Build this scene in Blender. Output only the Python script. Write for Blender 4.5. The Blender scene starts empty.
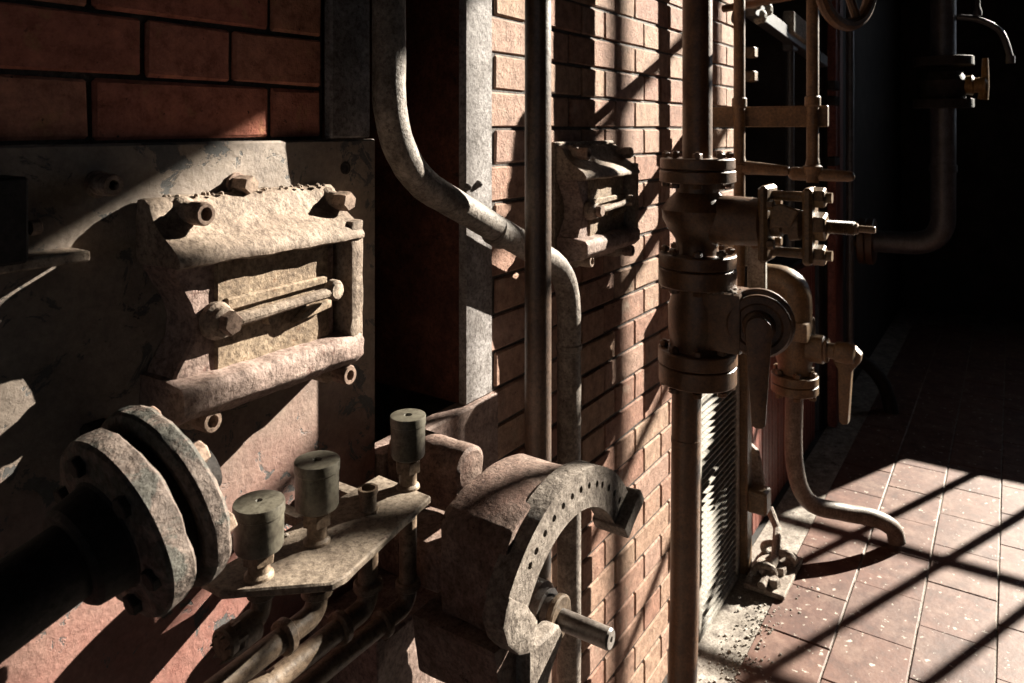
import bpy, bmesh, math, random
from mathutils import Vector, Matrix, noise
random.seed(7)
S = bpy.context.scene
C = S.collection

# ------------------------------------------------------------------ camera
F_PX, VPX, HORY, DIST, EYE = 750.0, 1012.0, 128.0, 0.88, 1.70
TH = math.atan((VPX-512)/F_PX); CT, ST = math.cos(TH), math.sin(TH)
cam_d = bpy.data.cameras.new('camera'); cam = bpy.data.objects.new('camera', cam_d); C.objects.link(cam)
cam_d.sensor_width = 36.0; cam_d.lens = F_PX/1024*36; cam_d.shift_y = -(341.5-HORY)/1024
cam_d.clip_start = 0.02
cam.location = (0, -DIST, EYE); cam.rotation_euler = (math.pi/2, 0, TH-math.pi/2)
cam_d.dof.use_dof = True; cam_d.dof.focus_distance = 1.15; cam_d.dof.aperture_fstop = 10.0
S.camera = cam

# ------------------------------------------------------------------ light
w = bpy.data.worlds.new('world'); S.world = w; w.use_nodes = True
bg = w.node_tree.nodes['Background']
bg.inputs[0].default_value = (0.80, 0.88, 1.0, 1); bg.inputs[1].default_value = 1.2
LIGHT = Vector((-1.0, 0.425, -0.50)).normalized()
sun_d = bpy.data.lights.new('sun', 'SUN'); sun = bpy.data.objects.new('sun', sun_d); C.objects.link(sun)
sun_d.energy = 31.0; sun_d.color = (1.0, 0.93, 0.80); sun_d.angle = math.radians(0.32)
sun.rotation_euler = LIGHT.to_track_quat('-Z', 'Y').to_euler(); sun.location = (9, -4, 6)
vs = S.view_settings
vs.view_transform = 'Standard'; vs.look = 'None'; vs.gamma = 1.0; vs.use_curve_mapping = False; vs.exposure = 0.0

# ------------------------------------------------------------------ helpers
def at(px, py, Y):
    """point of the photograph's ray at depth plane Y (Y = 0 is the brick face)"""
    u = (px-512)/F_PX; q = ST-u*CT; d = (DIST+Y)/q
    return Vector(((DIST+Y)*(CT+u*ST)/q, Y, EYE-(py-HORY)*d/F_PX))

def frame(axis):
    a = Vector(axis).normalized()
    h = Vector((0, 0, 1)) if abs(a.z) < 0.9 else Vector((1, 0, 0))
    e1 = a.cross(h).normalized(); e2 = a.cross(e1).normalized()
    return a, e1, e2

def fillet(pts, rad, n=8):
    pts = [Vector(p) for p in pts]; out = [pts[0]]
    for i in range(1, len(pts)-1):
        p, a, b = pts[i], pts[i-1], pts[i+1]
        r = rad[i-1] if isinstance(rad, (list, tuple)) else rad
        da, db = (a-p), (b-p)
        ang = da.angle(db)
        t = min(r/math.tan(ang/2), da.length*0.49, db.length*0.49)
        A, B = p+da.normalized()*t, p+db.normalized()*t
        for k in range(n+1):
            s = k/n
            out.append(A*(1-s)**2 + p*2*s*(1-s) + B*s*s)
    out.append(pts[-1]); return out

class MB:
    def __init__(self): self.v = []; self.f = []
    def add(self, vs_, fs_):
        o = len(self.v); self.v += [Vector(p) for p in vs_]; self.f += [[i+o for i in f] for f in fs_]; return self
    def addbm(self, bm):
        bm.verts.index_update()
        self.add([v.co.copy() for v in bm.verts], [[v.index for v in f.verts] for f in bm.faces]); bm.free(); return self
    def box(self, x0, x1, y0, y1, z0, z1, bev=0.0, mat=None, seg=1):
        bm = bmesh.new(); bmesh.ops.create_cube(bm, size=1)
        for v in bm.verts:
            v.co = Vector(((x0+x1)/2+v.co.x*(x1-x0), (y0+y1)/2+v.co.y*(y1-y0), (z0+z1)/2+v.co.z*(z1-z0)))
        if bev: bmesh.ops.bevel(bm, geom=bm.edges[:], offset=bev, segments=seg, affect='EDGES', profile=0.6)
        if mat is not None: bm.transform(mat)
        return self.addbm(bm)
    def prism(self, poly, o, ex, ey, ez, bev=0.0, seg=1):
        """polygon in the (ex, ey) plane at o, pushed along vector ez"""
        o, ex, ey, ez = Vector(o), Vector(ex), Vector(ey), Vector(ez)
        bm = bmesh.new(); n = len(poly)
        A = [bm.verts.new(o+ex*p[0]+ey*p[1]) for p in poly]; B = [bm.verts.new(v.co+ez) for v in A]
        bm.faces.new(A[::-1]); bm.faces.new(B)
        for i in range(n): bm.faces.new([A[i], A[(i+1) % n], B[(i+1) % n], B[i]])
        bmesh.ops.recalc_face_normals(bm, faces=bm.faces[:])
        if bev:
            ed = [e for e in bm.edges if len(e.link_faces) == 2 and e.calc_face_angle(0) > 0.5]
            bmesh.ops.bevel(bm, geom=ed, offset=bev, segments=seg, affect='EDGES', profile=0.6)
        return self.addbm(bm)
    def lathe(self, o, axis, prof, n=24, phase=0.0, stretch=None):
        o = Vector(o); a, e1, e2 = frame(axis); vs_, fs_ = [], []
        for (t, r) in prof:
            for k in range(n):
                th = phase+2*math.pi*k/n
                vs_.append(o+a*t+(e1*math.cos(th)+e2*math.sin(th))*max(r, 1e-5))
        m = len(prof)
        for i in range(m-1):
            for k in range(n):
                k2 = (k+1) % n
                fs_.append([i*n+k, i*n+k2, (i+1)*n+k2, (i+1)*n+k])
        if prof[0][1] > 1e-4: fs_.append(list(range(n))[::-1])
        if prof[-1][1] > 1e-4: fs_.append([(m-1)*n+k for k in range(n)])
        return self.add(vs_, fs_)
    def cyl(self, p0, p1, r0, r1=None, n=20, ch=0.0):
        p0, p1 = Vector(p0), Vector(p1); L = (p1-p0).length; r1 = r0 if r1 is None else r1
        pr = [(0, r0), (L, r1)] if not ch else [(0, r0-ch), (ch, r0), (L-ch, r1), (L, r1-ch)]
        return self.lathe(p0, p1-p0, pr, n)
    def hexnut(self, o, axis, r, h, hole=0.0, phase=0.3):
        pr = [(0, r), (h*0.86, r), (h, r*0.88)]
        if hole: pr += [(h, hole), (h*0.35, hole*0.95), (h*0.35, 0)]
        return self.lathe(o, axis, pr, 6 if not hole else 12, phase)
    def tube(self, pts, r, n=14, taper=None):
        pts = [Vector(p) for p in pts]; m = len(pts)
        t0 = (pts[1]-pts[0]).normalized(); _, e1, e2 = frame(t0); vs_, fs_ = [], []
        for i, p in enumerate(pts):
            t = (pts[min(i+1, m-1)]-pts[max(i-1, 0)]).normalized()
            e1 = (e1-t*e1.dot(t)).normalized(); e2 = t.cross(e1)
            rr = r[i] if isinstance(r, (list, tuple)) else r
            for k in range(n):
                th = 2*math.pi*k/n; vs_.append(p+(e1*math.cos(th)+e2*math.sin(th))*rr)
        for i in range(m-1):
            for k in range(n):
                k2 = (k+1) % n; fs_.append([i*n+k, i*n+k2, (i+1)*n+k2, (i+1)*n+k])
        fs_.append(list(range(n))[::-1]); fs_.append([(m-1)*n+k for k in range(n)])
        return self.add(vs_, fs_)
    def torus(self, o, axis, R, r, n=40, m=10):
        o = Vector(o); a, e1, e2 = frame(axis); vs_, fs_ = [], []
        for i in range(n):
            th = 2*math.pi*i/n; d = e1*math.cos(th)+e2*math.sin(th)
            for k in range(m):
                ph = 2*math.pi*k/m; vs_.append(o+d*(R+r*math.cos(ph))+a*r*math.sin(ph))
        for i in range(n):
            for k in range(m):
                fs_.append([i*m+k, ((i+1) % n)*m+k, ((i+1) % n)*m+(k+1) % m, i*m+(k+1) % m])
        return self.add(vs_, fs_)
    def mesh(self, name, mat, loc=(0, 0, 0), sharp=28, rough=None):
        loc = Vector(loc)
        bm = bmesh.new(); V = [bm.verts.new(p-loc) for p in self.v]
        for f in self.f:
            try: bm.faces.new([V[i] for i in f])
            except ValueError: pass
        bmesh.ops.remove_doubles(bm, verts=bm.verts[:], dist=1e-5)
        bmesh.ops.dissolve_degenerate(bm, edges=bm.edges[:], dist=1e-6)
        bmesh.ops.recalc_face_normals(bm, faces=bm.faces[:])
        if rough:
            amp, sc, emax = rough
            for _ in range(5):
                ed = [e for e in bm.edges if e.calc_length() > emax]
                if not ed: break
                bmesh.ops.subdivide_edges(bm, edges=ed, cuts=1, use_grid_fill=True)
            bmesh.ops.triangulate(bm, faces=[f for f in bm.faces if len(f.verts) > 4])
            bm.normal_update()
            off = Vector((3.1, 7.7, 1.3))*len(self.v)
            nv = [(v, v.normal*amp*(noise.noise((v.co+off*0.01)*sc)+0.5*noise.noise((v.co+off*0.01)*sc*2.7))) for v in bm.verts]
            for v, dsp in nv: v.co += dsp
        me = bpy.data.meshes.new(name); bm.to_mesh(me); bm.free()
        me.polygons.foreach_set('use_smooth', [True]*len(me.polygons))
        me.set_sharp_from_angle(angle=math.radians(sharp))
        if mat: me.materials.append(mat)
        return me
    def build(self, name, mat, parent=None, loc=None, sharp=28, rough=None, label=None):
        root = parent
        while root is not None and root.parent is not None: root = root.parent
        base = Vector(root.location) if root is not None else Vector(loc if loc is not None else (0, 0, 0))
        o = bpy.data.objects.new(name, self.mesh(name, mat, base, sharp, rough)); C.objects.link(o)
        if parent is not None: o.parent = parent
        else: o.location = base
        if label: o['label'] = label
        return o

def thing(name, label, cat, loc=(0, 0, 0), group=None):
    o = bpy.data.objects.new(name, None); o.empty_display_size = 0.05; C.objects.link(o); o.location = loc
    return tag(o, label, cat, group)
def tag(o, label, cat, group=None):
    o['label'] = label; o['category'] = cat
    if group: o['group'] = group
    return o
def struct(o): o['kind'] = 'structure'; return o
def copy_tree(o, parent=None):
    c = o.copy(); C.objects.link(c); c.parent = parent
    for ch in list(o.children): copy_tree(ch, c)
    return c

# ------------------------------------------------------------------ materials
KA = 0.55                                                   # scales every base colour down, so bounced light weakens and shade deepens
def dk(c): return tuple(v*KA for v in c)
def ramp(nt, stops):
    r = nt.nodes.new('ShaderNodeValToRGB'); e = r.color_ramp.elements
    while len(e) < len(stops): e.new(0.5)
    for k, (p, c) in enumerate(stops): e[k].position = p; e[k].color = (*c, 1) if len(c) == 3 else c
    return r
def nz(nt, co, scale, detail=5, rough=0.6, dist=0.0):
    n = nt.nodes.new('ShaderNodeTexNoise'); n.inputs['Scale'].default_value = scale
    n.inputs['Detail'].default_value = detail; n.inputs['Roughness'].default_value = rough
    n.inputs['Distortion'].default_value = dist
    nt.links.new(co, n.inputs['Vector']); return n.outputs[0]
def mixc(nt, fac, a, b, mode='MIX'):
    m = nt.nodes.new('ShaderNodeMix'); m.data_type = 'RGBA'; m.blend_type = mode
    for s, v in ((m.inputs[0], fac), (m.inputs[6], a), (m.inputs[7], b)):
        if isinstance(v, (int, float)): s.default_value = v
        elif isinstance(v, tuple): s.default_value = (*v, 1)
        else: nt.links.new(v, s)
    return m.outputs[2]
def new_mat(name):
    m = bpy.data.materials.new(name); m.use_nodes = True; nt = m.node_tree
    b = nt.nodes['Principled BSDF']; tc = nt.nodes.new('ShaderNodeTexCoord')
    return m, nt, b, tc.outputs['Object']
def set_bump(nt, b, height, strength, dist=0.006):
    bp = nt.nodes.new('ShaderNodeBump'); bp.inputs['Strength'].default_value = strength; bp.inputs['Distance'].default_value = dist
    nt.links.new(height, bp.inputs['Height']); nt.links.new(bp.outputs[0], b.inputs['Normal'])
def iron(name, c1, c2, chip, big=7.0, fine=60.0, chip_lo=0.62, chip_hi=0.68, rough=0.75, spec=0.22, bump=0.5, pit=140.0, metallic=0.0, chip2=None):
    m, nt, b, co = new_mat(name)
    c1, c2, chip = dk(c1), dk(c2), dk(chip)
    r1 = ramp(nt, [(0.36, c1), (0.64, c2)]); nt.links.new(nz(nt, co, big, 6, 0.65), r1.inputs[0])
    k = ramp(nt, [(chip_lo, (0, 0, 0)), (chip_hi, (1, 1, 1))]); nt.links.new(nz(nt, co, fine*0.5, 6, 0.7, 0.3), k.inputs[0])
    col = mixc(nt, k.outputs[0], r1.outputs[0], chip)
    f = ramp(nt, [(0.36, (0.50, 0.47, 0.45)), (0.52, (1.0, 1.0, 1.0)), (0.68, (1.30, 1.30, 1.28))]); nt.links.new(nz(nt, co, pit, 5, 0.75), f.inputs[0])
    col = mixc(nt, 1.0, col, f.outputs[0], 'MULTIPLY')
    f2 = ramp(nt, [(0.38, (0.66, 0.63, 0.61)), (0.62, (1.18, 1.18, 1.18))]); nt.links.new(nz(nt, co, big*3.3, 5, 0.7), f2.inputs[0])
    col = mixc(nt, 1.0, col, f2.outputs[0], 'MULTIPLY')
    if chip2:
        k2 = ramp(nt, [(chip2[1], (0, 0, 0)), (chip2[1]+0.05, (1, 1, 1))]); nt.links.new(nz(nt, co, chip2[2], 7, 0.7, 0.6), k2.inputs[0])
        col = mixc(nt, k2.outputs[0], col, chip2[0])
    nt.links.new(col, b.inputs['Base Color'])
    b.inputs['Roughness'].default_value = rough; b.inputs['Specular IOR Level'].default_value = spec
    b.inputs['Metallic'].default_value = metallic
    h = mixc(nt, 0.45, nz(nt, co, pit*0.8, 5, 0.7), nz(nt, co, fine*0.55, 6, 0.65))
    set_bump(nt, b, h, bump); return m

M = {}
M['casting'] = iron('dusty_cast_iron', (0.30, 0.225, 0.175), (0.43, 0.34, 0.265), (0.20, 0.13, 0.10), bump=0.75, fine=70)
M['casting_rust'] = iron('rusty_panel_iron', (0.30, 0.215, 0.145), (0.42, 0.32, 0.225), (0.20, 0.11, 0.06), big=14, fine=120, bump=0.6)
M['casting_pink'] = iron('pink_grey_iron', (0.32, 0.215, 0.185), (0.43, 0.32, 0.275), (0.22, 0.12, 0.095), bump=0.7)
M['nut'] = iron('nut_iron', (0.30, 0.19, 0.15), (0.45, 0.33, 0.25), (0.16, 0.09, 0.06), fine=160, bump=0.35)
M['column'] = iron('grey_painted_steel', (0.30, 0.275, 0.27), (0.40, 0.37, 0.36), (0.10, 0.08, 0.075), big=5, fine=90, chip_lo=0.66, chip_hi=0.70, bump=0.6)
M['web'] = iron('dark_red_steel', (0.10, 0.035, 0.022), (0.16, 0.06, 0.035), (0.04, 0.02, 0.015), bump=0.4)
M['pipe_grey'] = iron('crusty_grey_pipe', (0.21, 0.18, 0.155), (0.36, 0.31, 0.27), (0.12, 0.09, 0.075), big=12, fine=110, bump=0.7, rough=0.6)
M['pole'] = iron('dark_brown_pole', (0.095, 0.055, 0.034), (0.15, 0.092, 0.06), (0.30, 0.26, 0.22), fine=150, chip_lo=0.70, chip_hi=0.74, bump=0.3, rough=0.42, spec=0.55)
M['brown'] = iron('brown_valve_paint', (0.120, 0.056, 0.023), (0.165, 0.082, 0.036), (0.30, 0.23, 0.15), fine=60, chip_lo=0.66, chip_hi=0.72, bump=0.3, rough=0.42, spec=0.5)
M['tan'] = iron('tan_valve_paint', (0.185, 0.105, 0.045), (0.24, 0.145, 0.068), (0.32, 0.26, 0.19), fine=60, chip_lo=0.66, chip_hi=0.72, bump=0.25, rough=0.45, spec=0.5)
M['shelf'] = iron('dusty_shelf_plate', (0.25, 0.195, 0.15), (0.36, 0.29, 0.225), (0.20, 0.13, 0.10), fine=90, bump=0.5)
M['cup'] = iron('olive_grease_cup', (0.125, 0.112, 0.084), (0.18, 0.165, 0.128), (0.26, 0.245, 0.20), fine=50, chip_lo=0.6, chip_hi=0.75, bump=0.12, rough=0.42, spec=0.5)
M['fitting'] = iron('brass_brown_fitting', (0.22, 0.15, 0.10), (0.34, 0.26, 0.19), (0.14, 0.08, 0.05), fine=150, bump=0.3, rough=0.5)
M['sector'] = iron('pitted_sector_iron', (0.235, 0.195, 0.165), (0.37, 0.315, 0.27), (0.13, 0.10, 0.08), big=16, fine=140, bump=0.8)
M['gearbox'] = iron('dark_red_gearbox', (0.20, 0.115, 0.09), (0.31, 0.225, 0.185), (0.09, 0.045, 0.035), big=10, fine=110, bump=0.7)
M['disc'] = iron('flaked_disc_paint', (0.17, 0.135, 0.115), (0.27, 0.205, 0.175), (0.12, 0.115, 0.10), big=12, fine=50, chip_lo=0.5, chip_hi=0.56, bump=0.8)
M['steel'] = iron('bare_dark_steel', (0.13, 0.11, 0.10), (0.22, 0.19, 0.17), (0.30, 0.26, 0.22), fine=200, bump=0.2, rough=0.35, spec=0.6)
M['black'] = iron('sooty_black_iron', (0.030, 0.026, 0.024), (0.055, 0.045, 0.04), (0.09, 0.07, 0.06), bump=0.4)
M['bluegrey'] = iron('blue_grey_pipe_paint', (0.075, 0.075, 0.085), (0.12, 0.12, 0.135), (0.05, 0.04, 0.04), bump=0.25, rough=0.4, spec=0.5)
M['louver'] = iron('pale_louver_metal', (0.40, 0.38, 0.34), (0.52, 0.49, 0.44), (0.28, 0.2, 0.15), bump=0.2)
M['hose'] = iron('grey_brown_hose', (0.20, 0.15, 0.12), (0.28, 0.22, 0.18), (0.36, 0.32, 0.27), fine=80, chip_lo=0.68, chip_hi=0.76, bump=0.3, rough=0.5)
M['redboard'] = iron('dull_red_board', (0.24, 0.075, 0.055), (0.32, 0.115, 0.085), (0.14, 0.05, 0.04), big=9, bump=0.2, rough=0.6)
M['soot_low_bounce'] = iron('sooty_low_bounce', (0.035, 0.030, 0.028), (0.06, 0.05, 0.045), (0.03, 0.025, 0.02), big=2, fine=12, bump=0.2)
M['brass'] = iron('dull_brass', (0.35, 0.20, 0.06), (0.45, 0.28, 0.10), (0.2, 0.11, 0.04), fine=80, bump=0.2, rough=0.4)
M['crumb'] = iron('pale_plaster', (0.50, 0.46, 0.40), (0.66, 0.61, 0.54), (0.35, 0.28, 0.22), bump=0.5)
M['rubble'] = iron('dusty_rusted_scrap', (0.30, 0.24, 0.20), (0.46, 0.40, 0.34), (0.15, 0.10, 0.08), big=25, fine=160, bump=0.8)

# iron front: grey with blue-black mill scale at the top, flaking pink-red paint lower down
def front_mat():
    m, nt, b, co = new_mat('flaking_front_plate')
    sep = nt.nodes.new('ShaderNodeSeparateXYZ'); nt.links.new(co, sep.inputs[0])
    big = nz(nt, co, 6, 6, 0.65)
    ma = nt.nodes.new('ShaderNodeMath'); ma.operation = 'MULTIPLY_ADD'; nt.links.new(big, ma.inputs[0])
    ma.inputs[1].default_value = 0.22; nt.links.new(sep.outputs[2], ma.inputs[2])
    zr = ramp(nt, [(0.36, (0, 0, 0)), (0.62, (1, 1, 1))])
    mr = nt.nodes.new('ShaderNodeMapRange'); mr.inputs[1].default_value = 0.85; mr.inputs[2].default_value = 1.85
    nt.links.new(ma.outputs[0], mr.inputs[0]); nt.links.new(mr.outputs[0], zr.inputs[0])
    pink = ramp(nt, [(0.3, (0.30, 0.115, 0.090)), (0.7, (0.41, 0.205, 0.165))]); nt.links.new(nz(nt, co, 22, 7, 0.7), pink.inputs[0])
    grey = ramp(nt, [(0.35, (0.25, 0.195, 0.16)), (0.65, (0.38, 0.305, 0.245))]); nt.links.new(nz(nt, co, 11, 6, 0.65), grey.inputs[0])
    col = mixc(nt, zr.outputs[0], pink.outputs[0], grey.outputs[0])
    k = ramp(nt, [(0.565, (0, 0, 0)), (0.59, (1, 1, 1))]); nt.links.new(nz(nt, co, 19, 8, 0.72, 0.7), k.inputs[0])
    col = mixc(nt, k.outputs[0], col, (0.13, 0.125, 0.12))
    f = ramp(nt, [(0.3, (0.75, 0.75, 0.75)), (0.7, (1.15, 1.15, 1.15))]); nt.links.new(nz(nt, co, 120, 4, 0.7), f.inputs[0])
    nt.links.new(mixc(nt, 1.0, mixc(nt, 1.0, col, f.outputs[0], 'MULTIPLY'), (KA, KA, KA), 'MULTIPLY'), b.inputs['Base Color'])
    b.inputs['Roughness'].default_value = 0.7; b.inputs['Specular IOR Level'].default_value = 0.35
    inv = ramp(nt, [(0.56, (1, 1, 1)), (0.59, (0.25, 0.25, 0.25))]); nt.links.new(nz(nt, co, 19, 8, 0.72, 0.7), inv.inputs[0])
    set_bump(nt, b, mixc(nt, 0.5, inv.outputs[0], nz(nt, co, 75, 6, 0.7)), 0.6); return m
M['front'] = front_mat()

def brick_mat(name, cols, grime):
    m, nt, b, co = new_mat(name)
    oi = nt.nodes.new('ShaderNodeObjectInfo')
    va = nt.nodes.new('ShaderNodeVectorMath'); va.operation = 'ADD'; nt.links.new(co, va.inputs[0]); nt.links.new(oi.outputs['Location'], va.inputs[1])
    v = va.outputs[0]
    base = ramp(nt, [(0.0, cols[0]), (0.35, cols[1]), (0.7, cols[2]), (1.0, cols[3])]); nt.links.new(oi.outputs['Random'], base.inputs[0])
    s = ramp(nt, [(0.34, (0.52, 0.48, 0.46)), (0.52, (1.0, 1.0, 1.0)), (0.68, (1.38, 1.36, 1.34))]); nt.links.new(nz(nt, v, 34, 8, 0.75), s.inputs[0])
    col = mixc(nt, 1.0, base.outputs[0], s.outputs[0], 'MULTIPLY')
    g = ramp(nt, [(0.56, (0, 0, 0)), (0.72, (1, 1, 1))]); nt.links.new(nz(nt, v, 13, 6, 0.7, 0.4), g.inputs[0])
    col = mixc(nt, g.outputs[0], col, grime)
    p = ramp(nt, [(0.66, (0, 0, 0)), (0.72, (1, 1, 1))]); nt.links.new(nz(nt, v, 70, 4, 0.6), p.inputs[0])
    col = mixc(nt, p.outputs[0], col, (0.10, 0.05, 0.04))
    nt.links.new(mixc(nt, 1.0, col, (KA, KA, KA), 'MULTIPLY'), b.inputs['Base Color']); b.inputs['Roughness'].default_value = 0.85; b.inputs['Specular IOR Level'].default_value = 0.2
    set_bump(nt, b, mixc(nt, 0.5, nz(nt, v, 110, 5, 0.7), nz(nt, v, 30, 6, 0.7)), 0.9, 0.007); return m
M['brick'] = brick_mat('fired_brick', [(0.37, 0.195, 0.14), (0.42, 0.245, 0.18), (0.47, 0.31, 0.22), (0.44, 0.275, 0.215)], (0.46, 0.35, 0.27))
M['brick_red'] = brick_mat('lifted_red_brick', [(0.66, 0.23, 0.15), (0.70, 0.27, 0.18), (0.70, 0.31, 0.19), (0.76, 0.32, 0.22)], (0.74, 0.40, 0.18))  # base reds raised to make up for weak fill light on these shaded bricks
M['mortar'] = iron('sooty_mortar', (0.07, 0.055, 0.048), (0.13, 0.105, 0.09), (0.26, 0.22, 0.18), fine=120, bump=0.9)

def tile_mat():
    m, nt, b, co = new_mat('quarry_tile')
    oi = nt.nodes.new('ShaderNodeObjectInfo')
    va = nt.nodes.new('ShaderNodeVectorMath'); va.operation = 'ADD'; nt.links.new(co, va.inputs[0]); nt.links.new(oi.outputs['Location'], va.inputs[1]); v = va.outputs[0]
    base = ramp(nt, [(0.0, (0.125, 0.048, 0.032)), (0.5, (0.16, 0.066, 0.045)), (1.0, (0.19, 0.088, 0.06))]); nt.links.new(oi.outputs['Random'], base.inputs[0])
    s = ramp(nt, [(0.34, (0.55, 0.52, 0.5)), (0.66, (1.35, 1.35, 1.35))]); nt.links.new(nz(nt, v, 12, 8, 0.75), s.inputs[0])
    col = mixc(nt, 1.0, base.outputs[0], s.outputs[0], 'MULTIPLY')
    d = ramp(nt, [(0.48, (0, 0, 0)), (0.74, (0.65, 0.65, 0.65))]); nt.links.new(nz(nt, v, 6, 8, 0.78), d.inputs[0])
    col = mixc(nt, d.outputs[0], col, (0.32, 0.24, 0.19))
    fl = ramp(nt, [(0.635, (0, 0, 0)), (0.67, (1, 1, 1))]); nt.links.new(nz(nt, v, 34, 4, 0.6), fl.inputs[0])
    col = mixc(nt, fl.outputs[0], col, (0.62, 0.55, 0.47))
    nt.links.new(mixc(nt, 1.0, col, (KA, KA, KA), 'MULTIPLY'), b.inputs['Base Color'])
    b.inputs['Roughness'].default_value = 0.55; b.inputs['Specular IOR Level'].default_value = 0.35
    set_bump(nt, b, nz(nt, v, 40, 6, 0.7), 0.35, 0.003); return m
M['tile'] = tile_mat()
M['grout'] = iron('pale_dusty_grout', (0.30, 0.26, 0.22), (0.50, 0.45, 0.40), (0.14, 0.11, 0.09), big=9, fine=40, chip_lo=0.56, chip_hi=0.66, bump=0.5)

# ------------------------------------------------------------------ room shell
WX = 8.0                                                   # end wall with the window
floor = struct(MB().box(-3.5, WX, -5.0, 0.30, -0.10, -0.012).build('floor', M['soot_low_bounce']))  # base floor coloured dark so the unseen sunlit ground bounces little light
MB().box(1.0, WX, -1.74, 0.0, -0.02, -0.006).build('mortar_bed', M['grout'], floor)
tile_me = []
for k in range(4):
    me = MB().box(-0.1492, 0.1492, -0.1100, 0.1100, -0.03, 0.0, 0.0025).mesh('tile', M['tile']); tile_me.append(me)
n = 0
for r in range(7):
    yc = -0.275-0.225*r
    for i in range(20):
        o = bpy.data.objects.new('tile', tile_me[random.randrange(4)]); C.objects.link(o); o.parent = floor
        o.location = (1.62+0.30*i+(0.15 if r % 2 else 0)-0.06, yc, random.uniform(-0.0025, 0.0008))
        o.rotation_euler = (random.uniform(-.004, .004), random.uniform(-.004, .004), 0)

# window opening in the end wall: seven rows of panes
SLOPE_Y, SLOPE_Z = 0.425, 0.50
wy1 = -(WX+.07-3.41)*SLOPE_Y; pw = 0.335; ncol = 8; wy0 = wy1-pw*ncol
wz0 = (WX+.07-4.40)*SLOPE_Z; ph = 0.505; nrow = 7; wz1 = wz0+ph*nrow+0.062
end = MB()
end.box(WX, WX+0.15, wy1, 0.6, -0.1, 5.9); end.box(WX, WX+0.15, -5.2, wy0, -0.1, 5.9)
end.box(WX, WX+0.15, wy0, wy1, -0.1, wz0); end.box(WX, WX+0.15, wy0, wy1, wz1, 5.9)
wall_end = struct(end.build('wall_back', M['soot_low_bounce']))
win = bpy.data.objects.new('window_1', None); C.objects.link(win); win.location = (WX+0.07, (wy0+wy1)/2, wz0); struct(win)
fr = MB()
for (a, b2) in ((wz0, wz0+0.03), (wz1-0.03, wz1)): fr.box(WX+0.05, WX+0.09, wy0, wy1, a, b2)
for (a, b2) in ((wy0, wy0+0.03), (wy1-0.03, wy1)): fr.box(WX+0.05, WX+0.09, a, b2, wz0, wz1)
fr.build('window_frame', M['black'], win)
for k in range(1, nrow): MB().box(WX+0.055, WX+0.085, wy0, wy1, wz0+ph*k-0.018, wz0+ph*k+0.018).build('glazing_bar', M['black'], win)
for k in range(1, ncol): MB().box(WX+0.055, WX+0.085, wy0+pw*k-0.02, wy0+pw*k+0.02, wz0, wz1).build('glazing_bar', M['black'], win)
struct(MB().box(-3.5, WX+0.15, -5.2, 0.6, 5.6, 5.8).build('ceiling', M['soot_low_bounce']))
struct(MB().box(-3.5, WX+0.15, -5.2, -5.0, -0.1, 5.6).build('wall_right', M['soot_low_bounce']))

# wall behind the camera, with an unseen opening added to let in fill light
rear = MB()
hy0, hy1, hz0, hz1 = -3.0, -1.5, 1.2, 2.5
rear.box(-3.6, -3.45, -5.2, hy0, -0.1, 5.8); rear.box(-3.6, -3.45, hy1, 0.6, -0.1, 5.8)
rear.box(-3.6, -3.45, hy0, hy1, -0.1, hz0); rear.box(-3.6, -3.45, hy0, hy1, hz1, 5.8)
struct(rear.build('wall_front', M['soot_low_bounce']))

# the boiler setting: brickwork along the left side of the passage
wl = MB()
wl.box(-3.5, 0.80, 0.006, 0.30, 0.0, 5.6)                  # mortar bed above the iron front
wl.box(1.225, 2.935, 0.005, 0.30, 0.0, 5.6)
wl.box(0.80, 1.225, 0.26, 0.30, 0.0, 5.6)
wall = struct(wl.build('wall_left', M['mortar']))
HW, SW, CH, JT = 0.124, 0.250, 0.0765, 0.0065
def brick_mesh(L, Hh, mat, seed):
    rnd = random.Random(seed); bm = bmesh.new(); bmesh.ops.create_cube(bm, size=1)
    for v in bm.verts: v.co = Vector((v.co.x*L, v.co.y*0.09, v.co.z*Hh))
    ed = [e for e in bm.edges if abs(e.calc_length()-L) < 1e-5 or abs(e.calc_length()-Hh) < 1e-5 or abs(e.calc_length()-0.09) < 1e-5]
    front = [e for e in ed if all(v.co.y < 0.01 for v in e.verts) or abs(e.verts[0].co.y-e.verts[1].co.y) > 0.01]
    bmesh.ops.bevel(bm, geom=front, offset=0.0035, segments=1, affect='EDGES', profile=0.55)
    for v in bm.verts:
        v.co += Vector((rnd.uniform(-1, 1)*0.0014, rnd.uniform(-1, 1)*0.0005, rnd.uniform(-1, 1)*0.0014))
    me = bpy.data.meshes.new('brick'); bm.to_mesh(me); bm.free()
    me.polygons.foreach_set('use_smooth', [True]*len(me.polygons)); me.set_sharp_from_angle(angle=math.radians(22))
    me.materials.append(mat); return me
brick_cache = {}
def put_brick(x0, x1, z0, mat):
    L = round(x1-x0-JT, 3)
    if L < 0.02: return
    key = (L, mat.name, random.randrange(4))
    if key not in brick_cache: brick_cache[key] = brick_mesh(L, CH-JT, mat, hash(key) & 0xffff)
    o = bpy.data.objects.new('brick', brick_cache[key]); C.objects.link(o); o.parent = wall
    o.location = ((x0+x1)/2, 0.045+random.uniform(-0.0012, 0.0012), z0+CH/2)
    o.rotation_euler = (random.uniform(-.006, .006), random.uniform(-.006, .006), random.uniform(-.004, .004))
def course(xa, xb, z0, hc, mat):
    per = HW+SW; k0 = math.floor((xa-hc)/per)-1; x = hc-HW/2+k0*per
    while x < xb:
        for wd in (HW, SW):
            a, b2 = max(x, xa), min(x+wd, xb)
            if b2-a > 0.02: put_brick(a, b2, z0, mat)
            x += wd
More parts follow.
